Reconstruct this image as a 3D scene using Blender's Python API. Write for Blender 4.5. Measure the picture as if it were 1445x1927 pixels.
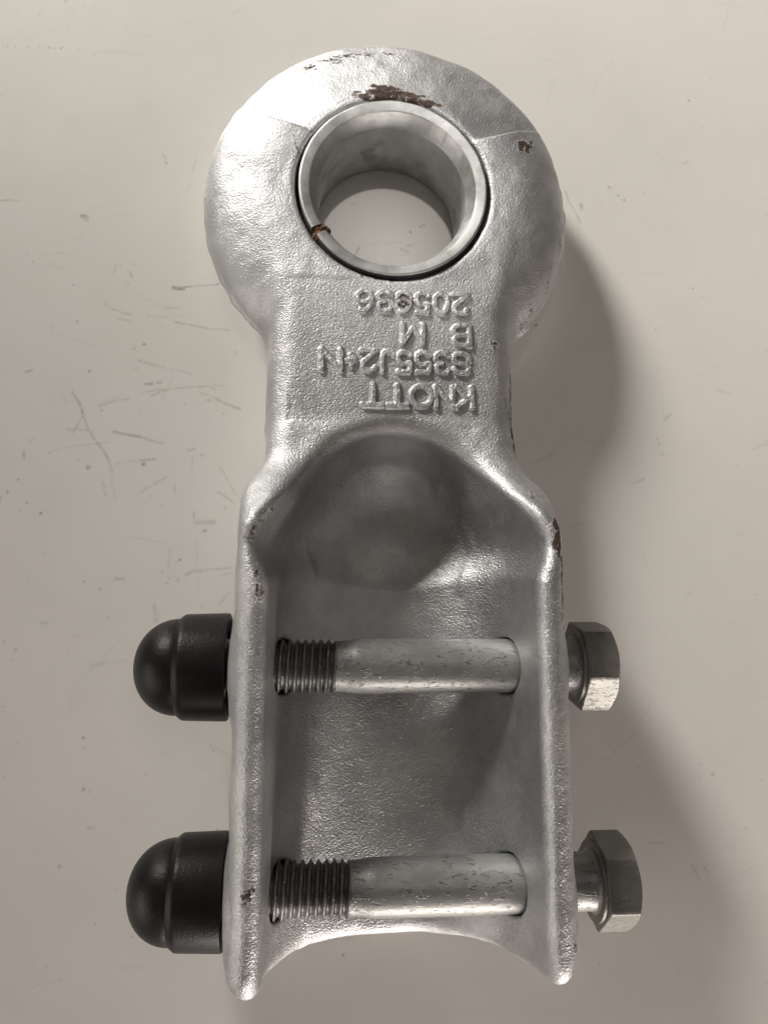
import bpy, math, random
import numpy as np
from mathutils import Matrix, Vector

# ------------------------------------------------------------------ scene, camera, light
S = bpy.context.scene
for o in list(bpy.data.objects):
    bpy.data.objects.remove(o)
MM = 0.001
OX, OY = 20.764 * MM, 115.862 * MM          # centre of the ring eye on the table
cam_d = bpy.data.cameras.new('camera')
cam = bpy.data.objects.new('camera', cam_d)
S.collection.objects.link(cam)
R = ((0.995183, -0.015309, -0.096833), (0.0, 0.987733, -0.156153), (0.098035, 0.155401, 0.982975))
cam.matrix_world = Matrix.Translation((0, 0, 0.21009)) @ Matrix(R).to_4x4()
cam_d.sensor_fit = 'VERTICAL'; cam_d.sensor_height = 24.0
cam_d.lens = 1447 / 1927 * 24.0
cam_d.clip_start = 0.005; cam_d.clip_end = 20
S.camera = cam

W = bpy.data.worlds.new('World'); S.world = W; W.use_nodes = True
W.node_tree.nodes['Background'].inputs[0].default_value = (1.0, 0.86, 0.72, 1)
W.node_tree.nodes['Background'].inputs[1].default_value = 0.085

def aim(o, target):
    d = Vector(target) - o.location
    o.rotation_euler = d.to_track_quat('-Z', 'Y').to_euler()

def area(name, loc, target, sx, sy, power, col):
    l = bpy.data.lights.new(name, 'AREA'); l.shape = 'RECTANGLE'; l.size = sx; l.size_y = sy
    l.energy = power; l.color = col
    o = bpy.data.objects.new(name, l); S.collection.objects.link(o); o.location = loc; aim(o, target)
    return o
# key lamp, low at the upper left
k = bpy.data.lights.new('key_lamp', 'SPOT'); k.energy = 262.0; k.color = (1.0, 0.965, 0.90)
k.shadow_soft_size = 0.19; k.spot_size = math.radians(21); k.spot_blend = 1.0
ko = bpy.data.objects.new('key_lamp', k); S.collection.objects.link(ko)
ko.location = (OX - 0.888, OY + 1.43, 0.60); aim(ko, (OX - 0.01, OY + 0.235, 0.0))
# ceiling lamp overhead, and low light from the near end of the table
area('ceiling_light', (0.14, 0.40, 1.05), (0.03, 0.05, 0), 0.40, 0.40, 0.4, (1.0, 0.95, 0.90))
area('window_light', (0.24, -0.68, 0.075), (0.03, -0.05, 0.02), 0.7, 0.09, 5.6, (1.0, 0.91, 0.84))
area('side_light', (-0.90, -0.35, 0.30), (-0.04, -0.06, 0.0), 0.7, 0.3, 2.7, (1.0, 0.93, 0.86))

# added fill spot over the ring to brighten the table in the bore
dl = bpy.data.lights.new('bore_fill', 'SPOT'); dl.energy = 18.0; dl.color = (1.0, 0.97, 0.92)
dl.shadow_soft_size = 0.03; dl.spot_size = math.radians(4.3); dl.spot_blend = 1.0
dlo = bpy.data.objects.new('bore_fill', dl); S.collection.objects.link(dlo)
dlo.location = (OX - 0.03, OY + 0.24, 0.95); aim(dlo, (OX, OY - 0.004, 0.0))
S.view_settings.view_transform = 'Standard'; S.view_settings.look = 'None'
S.view_settings.exposure = 0.13; S.view_settings.gamma = 1.0
S.view_settings.use_curve_mapping = False
S.render.engine = 'CYCLES'

# ------------------------------------------------------------------ helpers
def link(o, parent=None):
    S.collection.objects.link(o)
    if parent: o.parent = parent
    return o

def mesh_obj(name, V, F, mat, parent=None, smooth=True, sharp=None):
    me = bpy.data.meshes.new(name)
    V = np.asarray(V, dtype=np.float32) * MM
    if isinstance(F, np.ndarray):
        n, k_ = F.shape
        me.vertices.add(len(V)); me.vertices.foreach_set('co', V.ravel())
        me.loops.add(n * k_); me.loops.foreach_set('vertex_index', F.astype(np.int32).ravel())
        me.polygons.add(n); me.polygons.foreach_set('loop_start', np.arange(0, n * k_, k_, dtype=np.int32))
        me.update(calc_edges=True); me.validate()
    else:
        me.from_pydata([tuple(map(float, v)) for v in V], [], F); me.update()
    if smooth:
        me.polygons.foreach_set('use_smooth', np.ones(len(me.polygons), dtype=bool))
        if sharp: me.set_sharp_from_angle(angle=math.radians(sharp))
    me.materials.append(mat)
    return link(bpy.data.objects.new(name, me), parent)

def tag(o, label, cat, group=None, kind=None):
    if label: o['label'] = label
    if cat: o['category'] = cat
    if group: o['group'] = group
    if kind: o['kind'] = kind
    return o

def empty(name, x, y, z):
    o = bpy.data.objects.new(name, None); o.empty_display_size = 0.01
    o.location = (x, y, z); return link(o)

def lathe_x(prof, n=96, rfun=None):
    """prof: list of (x, r) swept round the x axis (centre 0,0); closed ends where r = 0"""
    a = np.linspace(0, 2 * np.pi, n, endpoint=False)
    V = []; F = []
    for i, (x, r) in enumerate(prof):
        rr = np.full(n, float(r)) if rfun is None else rfun(i, x, r, a)
        V += list(zip(np.full(n, x) if np.isscalar(x) else x, rr * np.cos(a), rr * np.sin(a)))
    m = len(prof)
    for i in range(m - 1):
        for j in range(n):
            k_ = (j + 1) % n
            F.append((i * n + j, (i + 1) * n + j, (i + 1) * n + k_, i * n + k_))
    return V, F

_T = np.random.default_rng(7).random(4096).astype(np.float32)
def vnoise(x, y, z, s, seed=0):
    x, y, z = x / s + 91.3, y / s + 57.7, z / s + 33.1
    i, j, k_ = np.floor(x).astype(int), np.floor(y).astype(int), np.floor(z).astype(int)
    u, v, w = x - i, y - j, z - k_
    u, v, w = u * u * (3 - 2 * u), v * v * (3 - 2 * v), w * w * (3 - 2 * w)
    def h(a, b, c): return _T[(a * 73 + b * 179 + c * 283 + a * b * 7 + b * c * 13 + seed * 911) & 4095]
    r = 0
    for da in (0, 1):
        for db in (0, 1):
            for dc in (0, 1):
                r = r + h(i + da, j + db, k_ + dc) * (u if da else 1 - u) * (v if db else 1 - v) * (w if dc else 1 - w)
    return r * 2 - 1

def smin(a, b, k_):
    h = np.maximum(k_ - np.abs(a - b), 0) / k_
    return np.minimum(a, b) - h * h * k_ * 0.25
def smax(a, b, k_): return -smin(-a, -b, k_)
def sstep(e0, e1, x):
    t = np.clip((x - e0) / (e1 - e0), 0, 1); return t * t * (3 - 2 * t)

# ------------------------------------------------------------------ materials
class NT:
    def __init__(s, name):
        s.m = bpy.data.materials.new(name); s.m.use_nodes = True
        s.t = s.m.node_tree; s.b = s.t.nodes['Principled BSDF']
        s.co = s.n('ShaderNodeTexCoord').outputs['Object']
    def n(s, typ, **kw):
        x = s.t.nodes.new(typ)
        for a, v in kw.items(): setattr(x, a, v)
        return x
    def l(s, a, b): s.t.links.new(a, b)
    def put(s, sock, v):
        if isinstance(v, bpy.types.NodeSocket): s.l(v, sock)
        else: sock.default_value = v
    def math(s, op, a, b=0.0, c=None, clamp=False):
        x = s.n('ShaderNodeMath', operation=op, use_clamp=clamp)
        s.put(x.inputs[0], a); s.put(x.inputs[1], b)
        if c is not None: s.put(x.inputs[2], c)
        return x.outputs[0]
    def vmath(s, op, a, b=None):
        x = s.n('ShaderNodeVectorMath', operation=op); s.put(x.inputs[0], a)
        if b is not None: s.put(x.inputs[1], b)
        return x.outputs['Value'] if op in ('LENGTH', 'DOT_PRODUCT', 'DISTANCE') else x.outputs[0]
    def noise(s, scale, detail=2, rough=0.5, vec=None, dist=0.0):
        x = s.n('ShaderNodeTexNoise'); s.l(vec if vec is not None else s.co, x.inputs['Vector'])
        x.inputs['Scale'].default_value = scale; x.inputs['Detail'].default_value = detail
        x.inputs['Roughness'].default_value = rough; x.inputs['Distortion'].default_value = dist
        return x.outputs[0]
    def ramp(s, v, a, b, lo=0.0, hi=1.0):
        x = s.n('ShaderNodeMapRange'); x.interpolation_type = 'SMOOTHSTEP'
        s.put(x.inputs[0], v); s.put(x.inputs[1], a); s.put(x.inputs[2], b); s.put(x.inputs[3], lo); s.put(x.inputs[4], hi)
        return x.outputs[0]
    def mix(s, f, a, b):
        x = s.n('ShaderNodeMix', data_type='RGBA'); s.put(x.inputs[0], f); s.put(x.inputs[6], a); s.put(x.inputs[7], b)
        return x.outputs[2]
    def scale(s, v):
        x = s.n('ShaderNodeMapping'); s.l(s.co, x.inputs[0]); x.inputs['Scale'].default_value = v; return x.outputs[0]
    def bump(s, h, dist, strength=1.0, normal=None):
        x = s.n('ShaderNodeBump'); x.inputs['Strength'].default_value = strength
        s.put(x.inputs['Distance'], dist); s.l(h, x.inputs['Height'])
        if normal is not None: s.l(normal, x.inputs['Normal'])
        return x.outputs[0]
    def set(s, **kw):
        for a, v in kw.items(): s.put(s.b.inputs[a.replace('_', ' ')], v)
        return s.m
G = lambda v, w=None: (v, v, v if w is None else w, 1)

def attr(t, name):
    x = t.n('ShaderNodeAttribute', attribute_name=name); return x.outputs['Fac']

def zinc_cast():
    t = NT('cast_zinc')
    cav = attr(t, 'cavity'); rust = attr(t, 'rust')
    # leathery skin of the zinc coat
    n1 = t.noise(2200, 2.0, 0.55, dist=0.3); n2 = t.noise(500, 2, 0.5); n3 = t.noise(3600, 2, 0.6)
    h = t.math('MULTIPLY_ADD', n2, 0.6, n1); h = t.math('MULTIPLY_ADD', n3, 0.16, h)
    patch = t.noise(70, 3, 0.6); fine = t.noise(480, 4, 0.65)
    col = t.mix(t.ramp(patch, 0.32, 0.70), (0.47, 0.475, 0.485, 1), (0.61, 0.61, 0.615, 1))
    col = t.mix(t.math('MULTIPLY', t.ramp(fine, 0.56, 0.74), 0.35), col, (0.33, 0.33, 0.335, 1))
    # dark pits strewn about
    vor = t.noise(700, 1, 0.5); pit = t.math('MULTIPLY', t.ramp(vor, 0.76, 0.82), t.ramp(t.noise(120, 2), 0.48, 0.62))
    col = t.mix(t.math('MULTIPLY', pit, 0.7), col, (0.10, 0.095, 0.09, 1))
    # rust where the coat is gone, plus the painted brown reflection on the bulge
    rn = t.noise(900, 6, 0.75); rv = t.math('ADD', rust, t.math('MULTIPLY_ADD', rn, 2.1, -1.28))
    rm = t.math('MULTIPLY', t.ramp(rv, 0.08, 0.42), t.ramp(rust, 0.02, 0.12))
    rc = t.mix(t.ramp(t.noise(900, 3), 0.4, 0.65), (0.030, 0.020, 0.015, 1), (0.105, 0.062, 0.040, 1))
    col = t.mix(t.math('MULTIPLY', t.ramp(rust, 0.15, 0.9), 0.45), col, (0.24, 0.165, 0.115, 1))
    col = t.mix(rm, col, rc)
    amp = t.math('MULTIPLY_ADD', cav, 0.05, 1.0)
    hh = t.math('MULTIPLY', h, amp)
    hh = t.math('MULTIPLY_ADD', t.math('MULTIPLY', rm, t.noise(1300, 3)), 1.1, hh)
    rough = t.math('ADD', t.math('MULTIPLY_ADD', fine, 0.20, 0.42), t.math('MULTIPLY', cav, -0.08))
    rough = t.math('MULTIPLY_ADD', rm, 0.35, rough)
    metal = t.math('MULTIPLY_ADD', rm, -0.9, 0.95)
    return t.set(Base_Color=col, Metallic=metal, Roughness=rough, Normal=t.bump(hh, 0.00022))

def bushing_mat():
    t = NT('bush_steel')
    n = t.noise(140, 4, 0.6); s = t.noise(1, 3, 0.6, vec=t.scale((260, 260, 900)))
    col = t.mix(t.ramp(n, 0.35, 0.7), (0.44, 0.45, 0.445, 1), (0.58, 0.58, 0.575, 1))
    stain = t.math('MULTIPLY', t.ramp(t.noise(95, 4, 0.6), 0.54, 0.70), 0.55)
    col = t.mix(stain, col, (0.20, 0.185, 0.165, 1))
    nick = t.ramp(t.noise(800, 2), 0.70, 0.78)
    col = t.mix(t.math('MULTIPLY', nick, 0.5), col, (0.12, 0.11, 0.10, 1))
    return t.set(Base_Color=col, Metallic=0.92, Roughness=t.math('MULTIPLY_ADD', s, 0.2, 0.40),
                 Normal=t.bump(t.math('ADD', s, t.math('MULTIPLY', n, 0.6)), 0.00008))

def bolt_mat(dark=0.0, head=False):
    t = NT('bolt_head_zinc_shaded' if head else 'bolt_zinc' if not dark else 'thread_steel')
    n = t.noise(90, 3, 0.6)
    base = t.mix(t.ramp(n, 0.3, 0.7), (0.27, 0.275, 0.27, 1), (0.37, 0.375, 0.365, 1))
    if dark: base = t.mix(t.ramp(n, 0.3, 0.7), (0.15, 0.15, 0.147, 1), (0.24, 0.237, 0.23, 1))
    if head: base = t.mix(t.ramp(n, 0.3, 0.7), (0.19, 0.185, 0.17, 1), (0.27, 0.265, 0.25, 1))  # head copy: the fork's shade put into a darker base
    # dark flecks rubbed along the shank
    w = t.scale((480, 1300, 1300)); d = t.n('ShaderNodeTexNoise'); t.l(w, d.inputs['Vector']); d.inputs['Scale'].default_value = 0.35
    w2 = t.vmath('ADD', w, t.vmath('MULTIPLY', d.outputs['Color'], (2.5, 2.5, 2.5)))
    fl = t.noise(1.0, 2.5, 0.6, vec=w2)
    area_ = t.ramp(t.noise(190, 4, 0.6), 0.36, 0.58)
    fm = t.math('MULTIPLY', t.ramp(fl, 0.555, 0.64), area_)
    col = t.mix(t.math('MULTIPLY', fm, 0.25 if head else 0.6), base, (0.075, 0.07, 0.065, 1))
    f2 = t.math('MULTIPLY', t.ramp(t.noise(420, 4, 0.65), 0.58, 0.70), 0.35)
    col = t.mix(f2, col, (0.17, 0.165, 0.155, 1))
    return t.set(Base_Color=col, Metallic=0.55 if not dark else 0.8, Roughness=0.42 if not dark else 0.38,
                 Normal=t.bump(t.math('ADD', t.noise(1500, 3, 0.6), fm), 0.00006))

def plastic_mat():
    t = NT('black_plastic')
    n = t.noise(1700, 3, 0.6); sm = t.noise(110, 4, 0.65)
    col = t.mix(t.ramp(sm, 0.45, 0.75), (0.005, 0.005, 0.0055, 1), (0.010, 0.0097, 0.0095, 1))
    sc = t.math('MULTIPLY', t.ramp(t.noise(1, 2, 0.5, vec=t.scale((900, 160, 500))), 0.70, 0.78), 0.4)
    col = t.mix(sc, col, (0.06, 0.06, 0.06, 1))
    return t.set(Base_Color=col, Roughness=t.math('MULTIPLY_ADD', sm, 0.22, 0.31), Specular_IOR_Level=0.27,
                 Normal=t.bump(n, 0.00007))

def rust_mat():
    t = NT('rust')
    c = t.mix(t.ramp(t.noise(1100, 4, 0.7), 0.38, 0.66), (0.03, 0.016, 0.011, 1), (0.30, 0.13, 0.055, 1))
    return t.set(Base_Color=c, Roughness=0.8, Normal=t.bump(t.noise(1800, 4, 0.7), 0.0004))

def table_mat():
    t = NT('white_table')
    mark = t.math('MULTIPLY', attr(t, 'mark'), 0.8)
    brk = t.ramp(t.noise(520, 3, 0.6), 0.34, 0.62, 0.35, 1.0)
    tot = t.math('MULTIPLY', mark, brk)
    # faint overall grime
    dots = t.math('MULTIPLY', t.ramp(t.noise(520, 1, 0.4), 0.785, 0.82), t.ramp(t.noise(24, 2), 0.45, 0.62))
    tot = t.math('MAXIMUM', tot, t.math('MULTIPLY', dots, 0.35))
    tone = t.noise(9, 4, 0.6); mot = t.noise(60, 5, 0.6)
    col = t.mix(t.ramp(tone, 0.3, 0.7), (0.745, 0.722, 0.685, 1), (0.785, 0.76, 0.725, 1))
    col = t.mix(t.ramp(mot, 0.45, 0.8, 0.0, 0.16), col, (0.62, 0.60, 0.55, 1))
    col = t.mix(tot, col, (0.085, 0.076, 0.070, 1))
    lay = t.noise(38, 3, 0.5); fine = t.noise(1500, 2, 0.6)
    return t.set(Base_Color=col, Roughness=t.math('MULTIPLY_ADD', lay, 0.12, 0.42), Specular_IOR_Level=0.35,
                 Normal=t.bump(t.math('MULTIPLY_ADD', fine, 0.10, t.math('MULTIPLY_ADD', tot, -0.6, lay)), 0.00012))

# ------------------------------------------------------------------ table
# (marks measured on the table in mm from the ring's centre)
MARKS = [
    (-108.82, 4.89, -103.44, 4.84, 0.3, 0.35),
    (-64.35, 21.44, -63.55, 19.13, 0.4, 0.5),
    (-57.8, 10.08, -55.79, 13.32, 0.4, 0.15),
    (-55.9, 16.45, -55.12, 21.23, 0.35, 0.18),
    (-83.44, 3.76, -79.87, 5.49, 0.35, 0.14),
    (-85.02, -0.63, -82.17, -3.01, 0.4, 0.1),
    (-97.45, -11.26, -88.98, -10.61, 0.3, 0.12),
    (-86.03, 1.08, -84.41, 0.66, 0.7, 0.75),
    (-85.78, 0.74, -84.59, -0.36, 0.5, 0.5),
    (-59.49, -19.03, -56.74, -18.76, 0.75, 0.8),
    (-56.74, -18.61, -46.61, -17.47, 0.35, 0.5),
    (-97.28, -13.79, -89.61, -15.16, 0.35, 0.12),
    (-76.2, -12.81, -76.53, -15.31, 0.35, 0.3),
    (-72.22, -15.12, -71.48, -16.33, 0.35, 0.4),
    (-78.08, -24.75, -75.96, -26.62, 0.35, 0.2),
    (-75.96, -26.62, -70.95, -27.64, 0.35, 0.28),
    (-74.49, -29, -71.32, -29.37, 0.3, 0.25),
    (-66.65, -27.82, -59.6, -28.03, 0.35, 0.2),
    (-59.55, -29.16, -49.89, -30.76, 0.38, 0.36),
    (-49.89, -30.76, -43.44, -31.01, 0.35, 0.22),
    (-62.68, -24.91, -58.81, -24.8, 0.35, 0.26),
    (-98.51, -45.27, -97.11, -44.8, 0.45, 0.5),
    (-68.53, -41.27, -63.07, -42.87, 0.35, 0.35),
    (-63.07, -42.87, -53.09, -44.33, 0.3, 0.22),
    (-66.65, -48.23, -64.65, -47.93, 0.5, 0.65),
    (-63.55, -47.57, -62.22, -47.29, 0.45, 0.6),
    (-64.5, -51.49, -60.34, -49.24, 0.35, 0.38),
    (-67.21, -50.62, -57, -48.42, 0.33, 0.28),
    (-57, -48.42, -51.61, -47.69, 0.33, 0.33),
    (-51.6, -48.03, -48.9, -47.47, 0.35, 0.35),
    (-48.9, -47.47, -47.06, -48.37, 0.35, 0.35),
    (-47.56, -46.95, -44.59, -47.2, 0.3, 0.3),
    (-78.55, -53.9, -70.68, -52.37, 0.35, 0.28),
    (-77.72, -53.03, -71.61, -51.45, 0.3, 0.15),
    (-85.76, -50.44, -82.79, -56.45, 0.4, 0.6),
    (-82.79, -56.45, -77.95, -65.15, 0.33, 0.38),
    (-77.95, -65.15, -73.66, -72.41, 0.36, 0.42),
    (-73.66, -72.41, -72.86, -79.68, 0.3, 0.18),
    (-88.06, -52.15, -87.09, -53.76, 0.3, 0.3),
    (-82.93, -57.85, -85.07, -62.3, 0.35, 0.38),
    (-87.08, -61.33, -80.79, -61.05, 0.35, 0.3),
    (-73.76, -61.58, -67.1, -62.96, 0.42, 0.5),
    (-67.1, -62.96, -60.39, -64.77, 0.36, 0.4),
    (-75.37, -64.4, -83.14, -65.72, 0.32, 0.22),
    (-83.14, -65.72, -90.38, -67.47, 0.3, 0.14),
    (-73.76, -70.35, -66.37, -69.29, 0.3, 0.2),
    (-66.37, -69.29, -62.43, -68.8, 0.4, 0.45),
    (-97.04, -67.15, -96.82, -69.2, 0.35, 0.42),
    (-59.58, -73.77, -65.98, -77.99, 0.32, 0.3),
    (-75.66, -75.64, -75.05, -79.03, 0.35, 0.35),
    (-57.09, -75.56, -57.1, -77.62, 0.3, 0.28),
    (-53.66, -66.49, -51.89, -66.08, 0.4, 0.3),
    (-52.26, -68.32, -52.79, -72.04, 0.3, 0.22),
    (-45.48, -70.75, -40.8, -78.3, 0.35, 0.2),
    (-51.33, -49.45, -46.98, -51, 0.36, 0.3),
    (-46.98, -51, -40.76, -54.03, 0.42, 0.45),
    (-46.16, -77.69, -43.43, -79.71, 0.38, 0.36),
    (-43.43, -79.71, -41.4, -80.83, 0.36, 0.34),
    (-51.53, -83.02, -51.32, -86.42, 0.36, 0.3),
    (-50.76, -86.18, -46.79, -86.14, 0.9, 0.28),
    (-95.73, -64.38, -94.67, -64.22, 0.35, 0.3),
    (-71.64, -101.62, -69.33, -101.82, 0.6, 0.32),
    (-57.72, -93.35, -57.84, -98.84, 0.4, 0.18),
    (-50.72, -91.21, -49.69, -105.63, 0.28, 0.14),
    (-53.1, -100.18, -50.78, -99.15, 0.6, 0.32),
    (-50.78, -99.15, -41.01, -98.06, 0.5, 0.26),
    (-61.43, -108.34, -60.79, -112.7, 0.5, 0.25),
    (-60.39, -109.69, -60.38, -113.04, 0.4, 0.18),
    (-76.04, -123.54, -72.85, -122.91, 0.8, 0.16),
    (-72.84, -123.04, -66.99, -123.27, 0.6, 0.1),
    (-89.84, -112.86, -87.93, -112.66, 0.4, 0.35),
    (-44.1, -108.33, -41.49, -105.27, 0.4, 0.2),
    (-45.31, -144.6, -43.95, -146.54, 0.4, 0.22),
    (-43.98, -145.26, -40.33, -147.24, 0.4, 0.2),
    (-44.33, -100.49, -40.63, -99.78, 0.4, 0.2),
    (-80.97, -115.98, -79.34, -116.31, 0.4, 0.12),
    (-64.74, -196.94, -60.43, -197.24, 0.7, 0.13),
    (-81.33, -131.91, -81.39, -136.39, 0.5, 0.07),
    (-75.1, -164.01, -73.83, -164.35, 0.5, 0.25),
    (55.41, 17.66, 56.66, 14.23, 0.4, 0.45),
    (56.66, 14.23, 60.44, 7.97, 0.38, 0.35),
    (60.4, 13.8, 61, 12.24, 0.6, 0.45),
    (69.11, 19.93, 69.7, 19.32, 0.5, 0.4),
    (93.6, 29.34, 94.92, 30.22, 0.6, 0.2),
    (82.18, -53.74, 84.38, -51.63, 0.5, 0.3),
    (82.35, -46.08, 82.14, -51.39, 0.35, 0.14),
    (108.45, -61.81, 114.35, -59.92, 0.4, 0.14),
    (100.16, -44.38, 103.4, -45.48, 0.8, 0.14),
    (77.68, -8.3, 85.61, -8.13, 0.35, 0.1),
    (42.18, -67.29, 49.1, -64.32, 0.4, 0.2),
    (82.98, -177.62, 84.75, -180.91, 0.4, 0.35),
    (86.54, -178.09, 87.65, -179.42, 0.35, 0.25),
    (71.07, -171.14, 75.41, -171.62, 0.4, 0.2),
    (72.17, -72.94, 75.64, -71.88, 0.4, 0.3),
    (60.58, -144.44, 63.95, -148.98, 0.4, 0.12),
    (87.23, -151.27, 87.61, -151.65, 0.5, 0.2),
    (4.95, -4.09, 6.96, -4.91, 0.45, 0.4),
    (10.31, 3.37, 11.87, 4.12, 0.45, 0.4),
    (6.4, -2.74, 8.32, -2.9, 0.4, 0.3),
    (-8.17, -5.99, -6.99, -3.65, 0.45, 0.35),
    (-6.99, -2.64, 11.23, -1.73, 0.25, 0.12),
]
SPECKS = [
    (-111.37, 53.25, 0.35, 0.4),
    (-110.07, 53.19, 0.35, 0.4),
    (-107.93, 53.69, 0.4, 0.6),
    (-104.2, 53.44, 0.4, 0.6),
    (-101.18, 53.68, 0.3, 0.4),
    (-98.39, 53.74, 0.45, 0.6),
    (-96.97, 53.48, 0.35, 0.5),
    (-94.96, 53.58, 0.4, 0.6),
    (-89.93, 53.6, 0.35, 0.4),
    (-85.25, 52.55, 0.4, 0.5),
    (-78.88, 52.18, 0.3, 0.4),
    (-94.85, 69.13, 0.4, 0.5),
    (-102.34, 64.34, 0.35, 0.5),
    (-86.03, 68.89, 0.3, 0.4),
    (-89.59, 68.48, 0.3, 0.3),
    (-110.47, 37.41, 0.35, 0.4),
    (-99.92, -10.89, 0.4, 0.35),
    (-98.22, -13.03, 0.4, 0.4),
    (-85.39, -30.1, 0.55, 0.7),
    (-69.76, -37.89, 0.45, 0.7),
    (-67.03, -36.64, 0.55, 0.8),
    (-87.77, -19.76, 0.35, 0.5),
    (-81.57, -44.55, 0.6, 0.55),
    (-68.87, -43.63, 0.4, 0.4),
    (-78.55, -53.9, 0.6, 0.45),
    (-77.94, -55.39, 0.4, 0.4),
    (-90.68, -67.48, 0.45, 0.5),
    (-80.43, -71.48, 0.75, 0.9),
    (-65.36, -70.29, 0.7, 0.85),
    (-93.5, -72.31, 0.35, 0.45),
    (-97.9, -75.28, 0.4, 0.6),
    (-100.31, -78.46, 0.5, 0.75),
    (-102.27, -80.55, 0.5, 0.7),
    (-92, -84.38, 0.5, 0.75),
    (-97.01, -83.37, 0.35, 0.35),
    (-63.31, -79.18, 0.4, 0.4),
    (-60.24, -81.41, 0.5, 0.4),
    (-55.7, -53.15, 0.5, 0.25),
    (-49.22, -51.78, 0.7, 0.5),
    (-45.18, -54.91, 0.4, 0.4),
    (-46.16, -77.73, 0.6, 0.5),
    (-49.83, -67.58, 0.7, 0.35),
    (-42.33, -38.07, 0.9, 0.3),
    (-43.58, -82.32, 0.5, 0.4),
    (-67.61, -56.53, 0.4, 0.25),
    (-76.13, -14.3, 0.4, 0.3),
    (-73.33, -17.65, 0.35, 0.3),
    (-72.17, -18.19, 0.4, 0.35),
    (-71.3, -12.48, 0.4, 0.3),
    (-103.48, -66.6, 0.4, 0.5),
    (-54.93, -96.01, 0.5, 0.8),
    (-59.47, -99.74, 0.45, 0.5),
    (-55.18, -101.9, 0.5, 0.6),
    (-58.08, -102.79, 0.4, 0.5),
    (-57.26, -101.57, 0.35, 0.5),
    (-79.99, -102.46, 0.4, 0.45),
    (-75.77, -104.4, 0.35, 0.5),
    (-72.78, -106.48, 0.3, 0.4),
    (-99, -117.88, 0.5, 0.6),
    (-95.7, -119.78, 0.6, 0.7),
    (-77.25, -142.23, 0.55, 0.55),
    (-77.25, -144.51, 0.35, 0.4),
    (-76.55, -154.72, 0.75, 0.5),
    (-74.94, -155.5, 0.35, 0.4),
    (-81.39, -173.05, 0.45, 0.85),
    (-61.38, -151.6, 0.4, 0.4),
    (-72.37, -186.95, 0.35, 0.4),
    (-63.04, -190.08, 0.3, 0.5),
    (-97.7, -134.4, 0.4, 0.3),
    (-94.25, -133.56, 0.3, 0.3),
    (-96.36, -151.58, 0.5, 0.25),
    (-86.26, -124.12, 0.35, 0.25),
    (-90.67, -94.82, 0.3, 0.4),
    (-93.47, -101.57, 0.3, 0.3),
    (-72.95, -112.02, 0.3, 0.4),
    (-67.34, -179.15, 0.5, 0.2),
    (-48.77, -88.62, 0.8, 0.5),
    (-42.4, -165.61, 0.5, 0.4),
    (-83.01, -196.18, 0.3, 0.3),
    (72.01, 16.63, 0.5, 0.65),
    (73.97, 15.2, 0.5, 0.7),
    (93.02, -11.85, 0.5, 0.35),
    (94.42, -12.04, 0.5, 0.4),
    (81.97, -25.85, 0.5, 0.4),
    (80.34, -59.62, 0.5, 0.35),
    (80.89, -61.18, 0.5, 0.4),
    (81.93, -64.39, 0.6, 0.4),
    (44.26, -26.07, 0.6, 0.7),
    (104.46, -66.67, 0.6, 0.2),
    (66.71, -45.93, 0.4, 0.3),
    (90.94, -154.26, 0.55, 0.5),
    (69.66, -151.46, 0.45, 0.4),
    (86.97, -155, 0.3, 0.35),
    (86.93, -113.88, 0.4, 0.3),
    (75.95, -149.94, 0.3, 0.2),
    (7.3, 1.82, 0.5, 0.75),
    (7.84, -2.67, 0.4, 0.3),
    (-10.86, -196.43, 0.5, 0.5),
]
# top sheet: a fine grid where the marks are (each mark is worn into its vertices), coarse beyond
def axis(lo, hi, far0, far1, st): return np.concatenate([np.linspace(far0, lo - 12, 8), np.arange(lo, hi, st), np.linspace(hi + 12, far1, 8)])
tx = axis(-122.0, 134.0, -440.0, 440.0, 0.33); ty = axis(-222.0, 94.0, -480.0, 420.0, 0.33)
TX, TY = np.meshgrid(tx, ty, indexing='ij')
wx_ = 0.55 * vnoise(TX, TY, 0 * TX, 7.0, 21) + 0.20 * vnoise(TX, TY, 0 * TX, 2.2, 22)
wy_ = 0.55 * vnoise(TX, TY, 0 * TX, 7.0, 23) + 0.20 * vnoise(TX, TY, 0 * TX, 2.2, 24)
mark = np.zeros(TX.shape, np.float32)
def stroke(ax_, ay_, bx_, by_, w, s):
    i0, i1 = np.searchsorted(tx, (min(ax_, bx_) - 2, max(ax_, bx_) + 2)); j0, j1 = np.searchsorted(ty, (min(ay_, by_) - 2, max(ay_, by_) + 2))
    sl = (slice(i0, i1), slice(j0, j1))
    px, py = TX[sl] + wx_[sl] - ax_, TY[sl] + wy_[sl] - ay_
    vx, vy = bx_ - ax_, by_ - ay_; L = vx * vx + vy * vy + 1e-9
    h_ = np.clip((px * vx + py * vy) / L, 0, 1)
    d = np.hypot(px - h_ * vx, py - h_ * vy)
    m_ = s * (1 - sstep(0.25 * w, w + 0.12, d))
    mark[sl] = np.maximum(mark[sl], m_)
for (a_, b_, c_, d_, w_, s_) in MARKS: stroke(a_, b_, c_, d_, w_ * 1.05, s_)
for (a_, b_, r_, s_) in SPECKS: stroke(a_, b_, a_ + 0.05, b_, r_ * 0.95, s_)
rt = random.Random(12)
for q in range(150):      # hairline scuffs all over the paint
    x_, y_ = rt.uniform(-118, 130), rt.uniform(-215, 88); a_ = rt.gauss(0.0, 0.5) if rt.random() < 0.7 else rt.uniform(0, 3.1); l_ = rt.uniform(1.5, 14)
    stroke(x_, y_, x_ + l_ * math.cos(a_), y_ + l_ * math.sin(a_), rt.uniform(0.22, 0.42), rt.uniform(0.03, 0.13))
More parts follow.
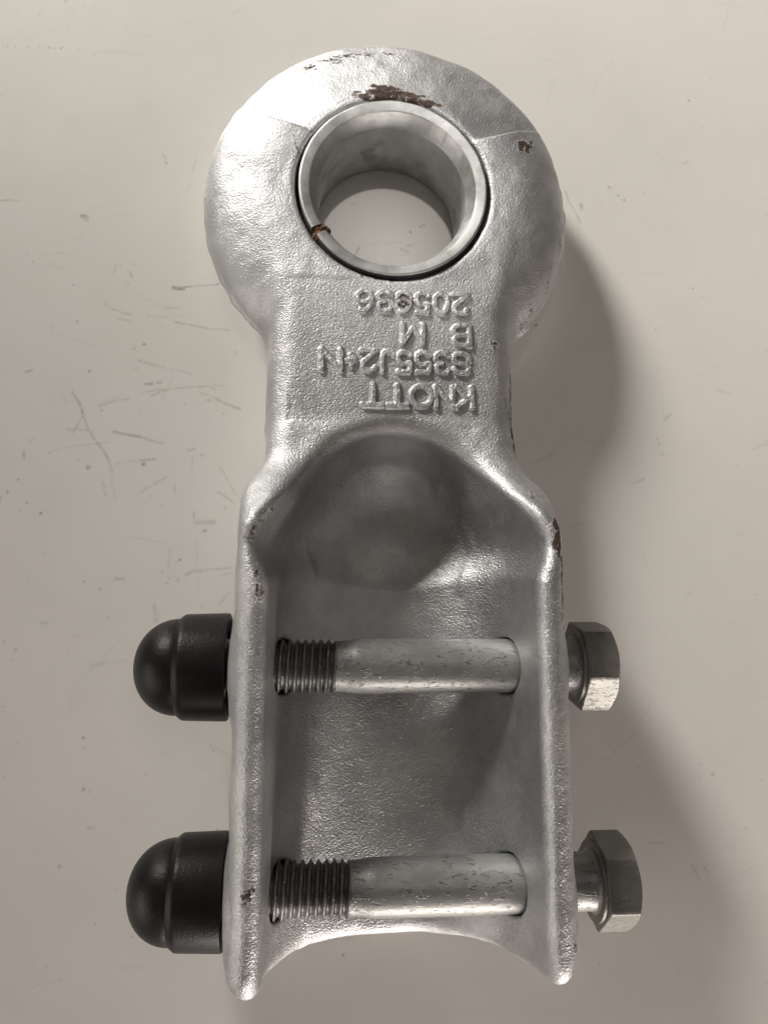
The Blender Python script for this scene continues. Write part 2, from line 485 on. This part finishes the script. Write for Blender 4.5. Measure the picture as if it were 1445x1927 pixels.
for q in range(170):
    x_, y_ = rt.uniform(-118, 130), rt.uniform(-215, 88)
    stroke(x_, y_, x_ + rt.uniform(-.3, .3), y_ + rt.uniform(-.3, .3), rt.uniform(0.2, 0.42), rt.uniform(0.05, 0.3))
nxt, nyt = TX.shape
Pt = np.stack([TX.ravel(), TY.ravel(), 0 * TX.ravel()], 1)
ii, jj = np.meshgrid(np.arange(nxt - 1), np.arange(nyt - 1), indexing='ij'); ii = ii.ravel(); jj = jj.ravel()
Ft = np.stack([ii * nyt + jj, (ii + 1) * nyt + jj, (ii + 1) * nyt + jj + 1, ii * nyt + jj + 1], 1)
table = mesh_obj('tabletop', Pt, Ft, table_mat(), smooth=False)
table.location = (OX, OY, 0)
at_ = table.data.attributes.new('mark', 'FLOAT', 'POINT'); at_.data.foreach_set('value', mark.ravel())
tag(table, 'white painted tabletop with fine scratches and dark specks', 'tabletop', kind='structure')

# ------------------------------------------------------------------ the cast tow eye
ZT = 25.0           # top face of ring and neck
Y1, Y2, ZB = -123.58, -173.69, 22.2
def field(x, y, z):
    ax = np.abs(x)
    r = np.sqrt(x * x + y * y)
    # ring eye: flat inside, bulging outside, parting line half way up
    u = np.maximum(r - 29.0, 0) / (49.7 - 29.0)
    v = np.abs(z - 12.6) / 12.5
    eye = (np.sqrt(u * u + v * v) - 1) * 13.0
    eye = eye - 0.45 * np.exp(-((z - 12.6) / 0.9) ** 2) * sstep(42, 48, r)
    t = (y - 4.6 - 0.44 * ax) / 1.09
    s = sstep(-1.5, 1.3, t)
    cone = (z - (24.9 - 0.33 * np.maximum(r - 26, 0))) * 0.96 - (1 - s) * 7.0
    eye = smax(eye, cone, 1.8)
    # neck
    hx = 32.6 - 0.12 * np.abs(z - 12.0)
    q = ax - hx
    neck = smax(q, np.abs(z - 12.6) - 12.5, 8.0)
    neck = np.maximum(neck, np.maximum(y + 6.0, -98.0 - y))
    body = smin(eye, neck, 2.6)
    body = smax(body, z - ZT, 0.6)
    # fork with half-pipe underside
    top = 24.0 + 20.3 * sstep(-67.5, -95.0, y)
    wx = 31.5 + 5.6 * sstep(-69.5, -83.0, y)
    zc = 34.6
    zl = np.minimum(z - zc, 0)
    kx = 34.5 / wx
    side = np.sqrt((x * kx) ** 2 + zl * zl) - 34.5
    fork = smax(side, z - top, 8.5)
    fork = smax(fork, y + 67.0, 6.0)
    fork = smax(fork, -190.4 - y, 7.0)
    for yb in (Y1, Y2):
        rb = np.sqrt((y - yb) ** 2 + (z - ZB) ** 2)
        boss = smax(rb - 15.0, ax - 37.2, 3.5)
        fork = smin(fork, boss, 4.0)
    body = smin(body, fork, 6.0)
    # channel and the scooped end of it
    zi = np.minimum(z - 35.5, 0)
    ch = (((ax / 29.2) ** 2.2 + (-zi / 28.5) ** 2.2) ** (1 / 2.2) - 1) * 28.5 - 0.05 * np.maximum(z - 30, 0)
    ch = np.maximum(ch, (y + 98.5 + 2.0 * (x / 28.0) ** 2) * 0.9)
    ze = np.minimum(z - 36.2, 0)
    ab = 26.4 + 5.4 * sstep(-82.0, -97.0, y) + 0.10 * (z - 30)
    bowl = (np.sqrt((x / ab) ** 2 + ((y + 92.0) / 27.9) ** 2 + (-ze / 32.2) ** 2.4) - 1) * 29.0
    cav = smin(ch, bowl, 0.5)
    body = smax(body, -cav, 4.2)
    # bore and bolt holes
    body = smax(body, 25.75 - r, 1.4)
    for yb in (Y1, Y2):
        sd = x > 0          # plain clearance hole on the head side, tight hole on the thread side
        rb = np.sqrt((y - yb) ** 2 + (z - ZB - np.where(sd, 0.36, 0.06)) ** 2)
        body = smax(body, np.where(sd, 6.92, 6.44) - rb, 0.6)
    return body, cav

def surface_nets(x, y, z, f):
    neg = f < 0
    nx, ny, nz = f.shape
    c = np.zeros((nx - 1, ny - 1, nz - 1), np.int8)
    for a in (0, 1):
        for b in (0, 1):
            for d in (0, 1):
                c += neg[a:nx - 1 + a, b:ny - 1 + b, d:nz - 1 + d]
    act = (c > 0) & (c < 8)
    I, J, K = np.nonzero(act)
    idx = np.full(act.shape, -1, np.int32); idx[I, J, K] = np.arange(len(I))
    P = np.zeros((len(I), 3)); N = np.zeros(len(I))
    cor = [(a, b, d) for a in (0, 1) for b in (0, 1) for d in (0, 1)]
    val = {q: f[I + q[0], J + q[1], K + q[2]] for q in cor}
    for q in cor:
        for ax in range(3):
            if q[ax]: continue
            p = list(q); p[ax] = 1; p = tuple(p)
            a, b = val[q], val[p]; m = (a < 0) != (b < 0)
            tt = np.where(m, a / np.where(m, a - b, 1), 0)
            e = np.array(q, float)[None, :].repeat(len(I), 0); e[:, ax] += tt
            P += e * m[:, None]; N += m
    P /= N[:, None]
    V = np.stack([x[I] + P[:, 0] * (x[1] - x[0]), y[J] + P[:, 1] * (y[1] - y[0]), z[K] + P[:, 2] * (z[1] - z[0])], 1)
    F = []
    for ax in range(3):
        sl0 = [slice(None)] * 3; sl1 = [slice(None)] * 3
        sl0[ax] = slice(0, -1); sl1[ax] = slice(1, None)
        A, B = neg[tuple(sl0)], neg[tuple(sl1)]
        for flip in (0, 1):
            i, j, k_ = np.nonzero((A & ~B) if not flip else (~A & B))
            g = np.stack([i, j, k_], 1)
            o1, o2 = [(1, 2), (2, 0), (0, 1)][ax]
            ok = (g[:, o1] > 0) & (g[:, o2] > 0) & (g[:, o1] < f.shape[o1] - 1) & (g[:, o2] < f.shape[o2] - 1); g = g[ok]
            def at(d1, d2):
                h = g.copy(); h[:, o1] -= d1; h[:, o2] -= d2; return idx[h[:, 0], h[:, 1], h[:, 2]]
            quad = np.stack([at(1, 1), at(0, 1), at(0, 0), at(1, 0)], 1)
            if flip: quad = quad[:, ::-1]
            F.append(quad)
    return V, np.concatenate(F)

H = 0.58
gx = np.arange(-52.0, 52.01, H, dtype=np.float32); gy = np.arange(-193.0, 53.0, H, dtype=np.float32); gz = np.arange(-1.6, 46.5, H, dtype=np.float32)
fv, _ = field(gx[:, None, None], gy[None, :, None], gz[None, None, :])
V, F = surface_nets(gx, gy, gz, fv)
del fv
for it in range(3):
    x, y, z = V.T
    f0, _ = field(x, y, z); e = 0.05
    g = np.stack([field(x + e, y, z)[0] - f0, field(x, y + e, z)[0] - f0, field(x, y, z + e)[0] - f0], 1) / e
    gl = (g * g).sum(1)
    step = np.clip(f0 / np.maximum(gl, 0.15), -0.35, 0.35)
    V = V - g * step[:, None]
x, y, z = V.T
nrm = g / np.sqrt(np.maximum(gl, 1e-9))[:, None]
_, cavf = field(x, y, z)
incav = np.clip(1 - np.abs(cavf) / 0.6, 0, 1) * (z < 41)
r = np.hypot(x, y)
flat = (z > ZT - 0.35) & (y > -64) & (y < -26)
wob = 0.30 * vnoise(x, y, z, 9.0, 1) + 0.13 * vnoise(x, y, z, 3.2, 2)
edge = np.exp(-((z - 12.6) / 1.0) ** 2) * (r > 44) * np.maximum(vnoise(x, y, z, 5.0, 5), 0) * 0.7
wob = wob * np.where(flat, 0.2, 1.0) * np.where(z < 0.8, 0.0, 1.0) * np.where(r < 28, 0.25, 1) * (1 - 0.55 * incav) + edge
rim = ((z > 39) & (y < -90)) * 0.07 * vnoise(x, y * 1.8, z, 1.7, 3)
V = V + nrm * (wob + rim)[:, None]
V[:, 2] = np.maximum(V[:, 2], 0.02)

tow = empty('tow_eye', OX, OY, 0)
tow.rotation_euler = (0, 0, 0.0029)
tag(tow, 'galvanised cast steel tow eye with round ring and open forked socket', 'tow eye')
zc_mat = zinc_cast()
body = mesh_obj('cast_body', V, F, zc_mat, tow)
RUST_AND_REFLECTION = [  # x, y, z, rx, ry, strength
    (-0.66, 27.82, 25, 7, 2.2, 0.95),
    (4.36, 26.61, 25, 5, 1.8, 0.95),
    (10.12, 25.75, 25, 3.5, 1.6, 0.9),
    (-7.09, 26.1, 25, 4, 1.4, 0.8),
    (-2.5, 28.95, 24.8, 3.2, 2.4, 1),
    (36.41, 15.18, 23, 2, 1.7, 1.05),
    (34.94, 15.4, 23, 1.6, 1.2, 0.95),
    (-22.06, 38.82, 20, 2.4, 0.9, 0.75),
    (-16.99, 40.85, 20, 4, 1.2, 0.62),
    (-12.61, 42.83, 20, 3, 1, 0.7),
    (-6.72, 43.79, 20, 3, 0.8, 0.62),
    (-0.8, 44.42, 20, 2.5, 0.7, 0.6),
    (-31.92, -93.39, 43.5, 3, 3.6, 0.88),
    (-30.06, -92.07, 42.5, 1.5, 2.6, 0.8),
    (-28.38, -89.43, 40, 1.2, 2.6, 0.85),
    (-31.21, -99.72, 43.5, 1.5, 4, 0.62),
    (-30.95, -106.55, 43.5, 1.3, 5, 0.55),
    (35.2, -91.88, 42, 1.5, 4, 0.78),
    (35.62, -94.85, 41.5, 1.3, 4, 0.8),
    (36.34, -102.65, 41, 1.3, 8, 0.68),
    (33.1, -81.32, 38, 2.6, 2.8, 0.66),
    (34.3, -83.19, 38, 2, 2, 0.6),
    (30.14, -67.12, 22, 1.6, 7, 0.62),
    (30.38, -58.65, 22, 1.4, 7, 0.5),
    (35.75, -182.74, 40, 1.5, 5, 0.62),
    (38.32, -128.48, 41, 1, 8, 0.5),
    (38.18, -145.42, 41, 1, 8, 0.5),
    (44.57, -4.92, 17, 2.5, 9, 0.45),  # right bulge, four rows: table's brown reflection painted in with light rust
    (42.54, -19.13, 17, 2.5, 8, 0.5),
    (34.67, -32.5, 17, 4, 5, 0.48),
    (47.43, 1.17, 15, 1.5, 7, 0.5),
    (-32.14, -167.1, 44, 1, 1.7, 0.8),
    (-32.64, -168.09, 44, 0.8, 1.5, 0.7),
    (25.99, -42.49, 24.5, 1.4, 1, 0.62),
    (-30.99, 18.51, 22, 2.2, 0.8, 0.55),
    (-17.61, -17.3, 25, 2.2, 1.2, 0.9),
    (-2.26, -25.03, 25, 3.5, 0.9, 0.75),
    (-7.06, -24.09, 25, 2.5, 0.8, 0.75),
    (-25.15, 6.45, 24.9, 0.8, 6, 0.5),
    (30.23, -173.69, 22, 1.5, 2, 0.5),
]
rust = np.zeros(len(V))
rr_ = random.Random(31)
SPOTS = []
for (a, b, c, rx, ry, s) in RUST_AND_REFLECTION:      # each patch is a loose cluster of small pits
    for q in range(14):
        g_ = rr_.uniform(0.25, 0.55)
        SPOTS.append((a + rr_.gauss(0, 0.55) * rx, b + rr_.gauss(0, 0.55) * ry, c, max(rx * g_, 0.45), max(ry * g_, 0.45), s * rr_.uniform(0.65, 1.2)))
for (a, b, c, rx, ry, s) in SPOTS:
    d = ((x - a) / rx) ** 2 + ((y - b) / ry) ** 2 + ((z - c) / 3.5) ** 2
    rust = np.maximum(rust, s * np.exp(-d))
at_ = body.data.attributes.new('rust', 'FLOAT', 'POINT'); at_.data.foreach_set('value', rust.astype(np.float32))
at_ = body.data.attributes.new('cavity', 'FLOAT', 'POINT'); at_.data.foreach_set('value', incav.astype(np.float32))

# split bushing
prof = [(24.83, 0.6), (24.83, 25.2), (24.7, 25.5), (24.35, 25.62), (23.9, 25.55), (22.15, 25.0), (21.95, 24.8), (20.2, 21.0), (20.03, 20.7),
        (20.0, 20.5), (20.0, 3.0), (20.6, 0.6)]
th0 = math.radians(213.5); gap = math.radians(2.6)
na = 220; aa = np.linspace(th0 + gap, th0 + 2 * math.pi - gap, na)
BV = []; BF = []
for a in aa:
    for (rr, zz) in prof:
        BV.append((rr * math.cos(a), rr * math.sin(a), zz + (0.10 * math.sin(5 * a + 1) + 0.05 * math.sin(17 * a)) * (zz > 24)))
m = len(prof)
for i in range(na - 1):
    for j in range(m):
        k_ = (j + 1) % m
        BF.append((i * m + j, i * m + k_, (i + 1) * m + k_, (i + 1) * m + j))
BF.append(tuple(range(m))); BF.append(tuple(reversed(range((na - 1) * m, na * m))))
BF = [tuple(reversed(f)) for f in BF]
tag(mesh_obj('bushing', BV, BF, bushing_mat(), tow, sharp=20), 'smooth grey split steel bushing lining the ring', None)

# rust scale packed into the bushing's split and at the rim
rm_ = rust_mat()
def clump(cx_, cy_, cz_, sx, sy, sz, ang, seed):
    nu, nv = 22, 14; Vv = []; Ff = []
    for i in range(nv + 1):
        ph = math.pi * i / nv
        for j in range(nu):
            th = 2 * math.pi * j / nu
            Vv.append((math.sin(ph) * math.cos(th), math.sin(ph) * math.sin(th), math.cos(ph)))
    Vv = np.array(Vv); nn = vnoise(Vv[:, 0], Vv[:, 1], Vv[:, 2], 0.45, seed) * 0.35 + vnoise(Vv[:, 0], Vv[:, 1], Vv[:, 2], 0.2, seed + 3) * 0.18
    Vv = Vv * (1 + nn)[:, None] * np.array((sx, sy, sz))
    ca, sa = math.cos(ang), math.sin(ang)
    Vv = np.stack([Vv[:, 0] * ca - Vv[:, 1] * sa + cx_, Vv[:, 0] * sa + Vv[:, 1] * ca + cy_, Vv[:, 2] + cz_], 1)
    for i in range(nv):
        for j in range(nu):
            k_ = (j + 1) % nu; Ff.append((i * nu + j, (i + 1) * nu + j, (i + 1) * nu + k_, i * nu + k_))
    return mesh_obj('rust_scale', Vv, Ff, rm_, tow)
ca, sa = math.cos(th0), math.sin(th0)
clump(22.9 * ca, 22.9 * sa, 24.0, 1.9, 1.15, 1.2, th0, 1)
clump(21.0 * math.cos(th0 + .03), 21.0 * math.sin(th0 + .03), 22.4, 1.0, 0.9, 1.0, th0 + 0.6, 5)
clump(24.6 * math.cos(th0 + .05), 24.6 * math.sin(th0 + .05), 24.8, 1.3, 1.0, 0.8, th0, 2)

# ------------------------------------------------------------------ raised lettering, one mesh per character
def arc(cx_, cy_, rx, ry, a0, a1, n=10):
    return [(cx_ + rx * math.cos(math.radians(a0 + (a1 - a0) * i / n)), cy_ + ry * math.sin(math.radians(a0 + (a1 - a0) * i / n))) for i in range(n + 1)]
GL = {  # strokes in a unit box (0..1, 0..1)
    'K': [[(0, 0), (0, 1)], [(1, 1), (0.05, 0.45)], [(0.35, 0.62), (1, 0)]],
    'N': [[(0, 0), (0, 1), (1, 0), (1, 1)]],
    'O': [arc(.5, .5, .5, .5, 0, 360, 24)],
    '0': [arc(.5, .5, .46, .5, 0, 360, 24)],
    'T': [[(0, 1), (1, 1)], [(.5, 1), (.5, 0)]],
    'S': [arc(.5, .76, .44, .24, 10, 250) + arc(.5, .26, .5, .26, 70, -190)],
    '5': [[(.9, 1), (.12, 1), (.08, .56)] + arc(.46, .32, .5, .32, 130, -150)],
    '3': [arc(.45, .76, .46, .24, 150, -80) + arc(.45, .27, .52, .27, 85, -155)],
    '2': [arc(.5, .72, .46, .28, 165, -30) + [(0, 0), (1, 0)]],
    '6': [arc(.5, .29, .47, .29, 0, 360, 20), arc(.62, .45, .58, .55, 180, 78)],
    'J': [[(.85, 1), (.85, .28)] + arc(.43, .28, .42, .28, 0, -165)],
    'B': [[(0, 0), (0, 1)] + arc(.5, .75, .42, .25, 85, -85) + [(0, .5)], [(.4, .5)] + arc(.52, .25, .48, .25, 85, -85) + [(0, 0)]],
    'M': [[(0, 0), (0, 1), (.5, .2), (1, 1), (1, 0)]],
    '+': [[(.15, .5), (.9, .5)], [(.55, .24), (.55, .76)], [(.15, .5), (.55, .72)], [(.15, .5), (.55, .28)]],
}
rng = random.Random(4)
def character(ch, xr, ybase, w, h, name):
    """xr: edge where the character starts (it runs towards -x, its head towards -y)"""
    sw = 0.95; st = 0.16; pad = 1.1
    us = np.arange(-pad, w + pad, st); vs = np.arange(-pad, h + pad, st)
    U, Vv = np.meshgrid(us, vs, indexing='ij')
    wn = 0.09
    Uw = U + wn * vnoise(U + xr * 3, Vv, 0 * U + ybase, 1.3, 11); Vw = Vv + wn * vnoise(U, Vv + xr * 5, 0 * U + ybase, 1.3, 12)
    d = np.full(U.shape, 9.0)
    for st_ in GL[ch]:
        pts = [(a * (w - 0.9) + 0.45, b * (h - 0.9) + 0.45) for a, b in st_]
        for (ax_, ay_), (bx_, by_) in zip(pts[:-1], pts[1:]):
            vx, vy = bx_ - ax_, by_ - ay_; L = vx * vx + vy * vy + 1e-9
            tt = np.clip(((Uw - ax_) * vx + (Vw - ay_) * vy) / L, 0, 1)
            d = np.minimum(d, np.hypot(Uw - ax_ - tt * vx, Vw - ay_ - tt * vy))
    sw2 = sw * (1 + 0.12 * vnoise(U + xr, Vv + 7, 0 * U + ybase, 1.6, 14))
    prof_ = 1 - sstep(0.0, 1.0, (d - sw2 * 0.50) / 0.55)
    hgt = 0.74 * prof_ * (1 + 0.12 * vnoise(U + xr, Vv, 0 * U + ybase, 0.9, 15)) - 0.12
    nu, nv = U.shape
    X = xr - U; Y = ybase - Vv; Z = ZT + 0.02 + hgt
    P = np.stack([X.ravel(), Y.ravel(), Z.ravel()], 1)
    keep = (hgt > -0.118)
    keep = keep.copy()
    q = keep[:-1, :-1] | keep[1:, :-1] | keep[1:, 1:] | keep[:-1, 1:]
    i, j = np.nonzero(q)
    FF = np.stack([i * nv + j, (i + 1) * nv + j, (i + 1) * nv + j + 1, i * nv + j + 1], 1)
    usd = np.unique(FF); mp = np.full(nu * nv, -1); mp[usd] = np.arange(len(usd))
    o = mesh_obj(name, P[usd], mp[FF], zc_mat, tow)
    return o, P[usd]
def row(text, spans, yb_, ht):
    for ch, (c0, c1) in zip(text, spans):
        px0, px1 = 590 + c0 / 4.516, 590 + c1 / 4.516
        xr = 19.7 - (885.5 - px1) / 7.38; w = (px1 - px0) / 7.38
        o, P = character(ch, xr, yb_, w, ht, 'digit' if ch.isdigit() else 'letter')
        if abs(xr - 4.6) < 1.0 and yb_ > -30:
            v = 0.62 * np.exp(-(((P[:, 0] - xr + 2.2) / 2.3) ** 2 + ((P[:, 1] - yb_ + 2.9) / 2.6) ** 2))
            a_ = o.data.attributes.new('rust', 'FLOAT', 'POINT'); a_.data.foreach_set('value', v.astype(np.float32))
row('KNOTT', [(1190, 1350), (1012, 1188), (805, 1008), (605, 802), (400, 597)], -53.8, 6.1)
row('S355J2+N', [(1165, 1335), (1010, 1158), (842, 1000), (688, 835), (540, 692), (388, 540), (250, 385), (52, 242)], -44.9, 6.1)
row('BM', [(1172, 1338), (735, 938)], -37.4, 6.1)
row('205636', [(1172, 1328), (1003, 1162), (845, 992), (688, 832), (518, 668), (345, 502)], -28.9, 6.1)

# ------------------------------------------------------------------ bolts
bz, bt, bh = bolt_mat(), bolt_mat(1.0), bolt_mat(head=True)
def hexr(apo, phi0, p=46):
    ks = np.radians(np.arange(6) * 60.0 + 30.0) + phi0
    def fn(i, x, rr, a):
        s = sum(np.maximum(0, np.cos(a - k_)) ** p for k_ in ks)
        hx = apo * s ** (-1.0 / p)
        return np.minimum(hx, rr) if rr < 90 else hx
    return fn
def make_bolt(yb, thr_end, head_x, phi0, label):
    root = empty('hex_bolt', OX + (0 * 1) * MM, OY + yb * MM, ZB * MM)
    tag(root, label, 'bolt', 'hex bolts through the fork')
    # head: bearing side, flats, chamfered end
    apo = 9.75; ht = 8.6; n = 144
    a = np.linspace(0, 2 * np.pi, n, endpoint=False)
    hx = hexr(apo, phi0)(0, 0, 99, a)
    rings = [(0.0, 0 * a + 6.3), (0.0, 0 * a + 9.0), (0.55, 0 * a + 9.15), (0.6, hx - 0.25), (0.85, hx)]
    xt = ht - np.maximum(hx - 9.6, 0) * 0.62 - 0.25
    rings += [(xt, hx), (xt + 0.22, hx - 0.3), (ht + 0 * a, 0 * a + 9.1), (ht + 0.0 * a, 0 * a + 0.01)]
    Vh = []; Fh = []
    for xx, rr in rings:
        Vh += list(zip(head_x + xx + 0 * a, rr * np.cos(a), rr * np.sin(a)))
    for i in range(len(rings) - 1):
        for j in range(n):
            k_ = (j + 1) % n; Fh.append((i * n + j, i * n + k_, (i + 1) * n + k_, (i + 1) * n + j))
    mesh_obj('head', Vh, Fh, bh, root, sharp=24)
    # shank with fillet under the head and a run-out cone to the thread
    pr = [(thr_end - 0.2, 5.6), (thr_end, 5.95), (thr_end + 2.6, 6.05), (thr_end + 4.2, 6.3), (thr_end + 5.4, 6.46)]
    pr += [(xx, 6.48) for xx in np.linspace(thr_end + 6, head_x - 1.2, 30)] + [(head_x - 0.6, 6.6), (head_x - 0.15, 6.95), (head_x + 0.05, 7.4)]
    Vs, Fs = lathe_x(pr, 96)
    mesh_obj('shank', Vs, [tuple(reversed(f)) for f in Fs], bz, root, sharp=50)
    # rolled thread: a true helix
    pitch = 1.83; L0 = -55.5; nx = int((thr_end - L0) / pitch * 10); na_ = 72
    xs = np.linspace(L0, thr_end, nx); a = np.linspace(0, 2 * np.pi, na_, endpoint=False)
    Xg, Ag = np.meshgrid(xs, a, indexing='ij')
    ph = np.mod(Xg / pitch + Ag / (2 * np.pi), 1.0)
    tri = 1 - np.abs(ph - 0.5) * 2
    rr = 5.32 + 1.06 * np.clip((tri - 0.12) / 0.76, 0, 1)
    rr = rr * (1 - sstep(0, 1, (L0 + 1.6 - Xg) / 1.6) * 0.14)
    Pv = np.stack([Xg.ravel(), (rr * np.cos(Ag)).ravel(), (rr * np.sin(Ag)).ravel()], 1)
    i, j = np.meshgrid(np.arange(nx - 1), np.arange(na_), indexing='ij'); i = i.ravel(); j = j.ravel(); k_ = (j + 1) % na_
    Ft = np.stack([i * na_ + j, i * na_ + k_, (i + 1) * na_ + k_, (i + 1) * na_ + j], 1)
    Pv = np.concatenate([Pv, [[L0, 0, 0]]]); c0 = len(Pv) - 1
    jj = np.arange(na_); Fc = np.stack([np.full(na_, c0), (jj + 1) % na_, jj, jj], 1)
    Fl = [tuple(q) for q in Ft] + [(c0, int((q + 1) % na_), int(q)) for q in jj]
    mesh_obj('thread', Pv, Fl, bt, root)
    return root
make_bolt(Y1, -14.0, 44.3, math.radians(43), 'grey steel hex bolt crossing the fork between scooped hollow and other bolt')
make_bolt(Y2, -10.4, 47.0, math.radians(52), 'grey steel hex bolt crossing the fork at its open arched end')

# ------------------------------------------------------------------ black nut caps
pm = plastic_mat()
def make_cap(yb, x0, label, tilt):
    root = empty('nut_cap', OX, OY + yb * MM, ZB * MM)
    root.rotation_euler = (0, 0, tilt)
    tag(root, label, 'nut cap', 'black caps on the bolt ends')
    n = 112
    sk_ = [(x0 - 8.5, 10.9), (x0 - 0.35, 11.25), (x0 - 0.05, 11.45), (x0, 11.75), (x0, 12.2), (x0 - 0.25, 12.48), (x0 - 1.0, 12.55), (x0 - 9.6, 12.28),
           (x0 - 10.3, 12.22), (x0 - 10.7, 12.0), (x0 - 11.5, 11.35), (x0 - 11.75, 11.12)]
    Vv, Ff = lathe_x(sk_, n)
    mesh_obj('skirt', Vv, [tuple(reversed(f)) for f in Ff][:] , pm, root, sharp=40)
    xd = x0 - 11.72; rd = 11.18; ln = 10.1
    dm = [(xd + 0.1, rd - 0.25), (xd, rd - 0.03)] + [(xd - ln * math.sin(q) ** 1.0, rd * math.cos(q) ** 0.94) for q in np.linspace(0.03, math.pi / 2 - 1e-4, 26)]
    Vv, Ff = lathe_x(dm, n)
    mesh_obj('dome', Vv, [tuple(reversed(f)) for f in Ff], pm, root, sharp=60)
    # steel nut that fills the cap
    hx = hexr(9.4, 0.3)
    a = np.linspace(0, 2 * np.pi, n, endpoint=False); h0 = hx(0, 0, 99, a)
    rings = [(x0 - 1.4, 0 * a + 6.5), (x0 - 1.4, 0 * a + 9.0), (x0 - 1.9, h0), (x0 - 9.5, h0), (x0 - 10.2, 0 * a + 9.0), (x0 - 10.2, 0 * a + 6.5)]
    Vv = []; Ff = []
    for xx, rr in rings: Vv += list(zip(xx + 0 * a, rr * np.cos(a), rr * np.sin(a)))
    for i in range(6):
        for j in range(n):
            k_ = (j + 1) % n; i2 = (i + 1) % 6
            Ff.append((i * n + j, (i2) * n + j, (i2) * n + k_, i * n + k_))
    mesh_obj('nut', Vv, Ff, bt, root, sharp=25)
make_cap(Y1, -38.9, 'domed black plastic nut cap on the bolt nearer the ring', 0.0)
make_cap(Y2, -38.0, 'domed black plastic nut cap on the bolt at the open fork end', -0.012)
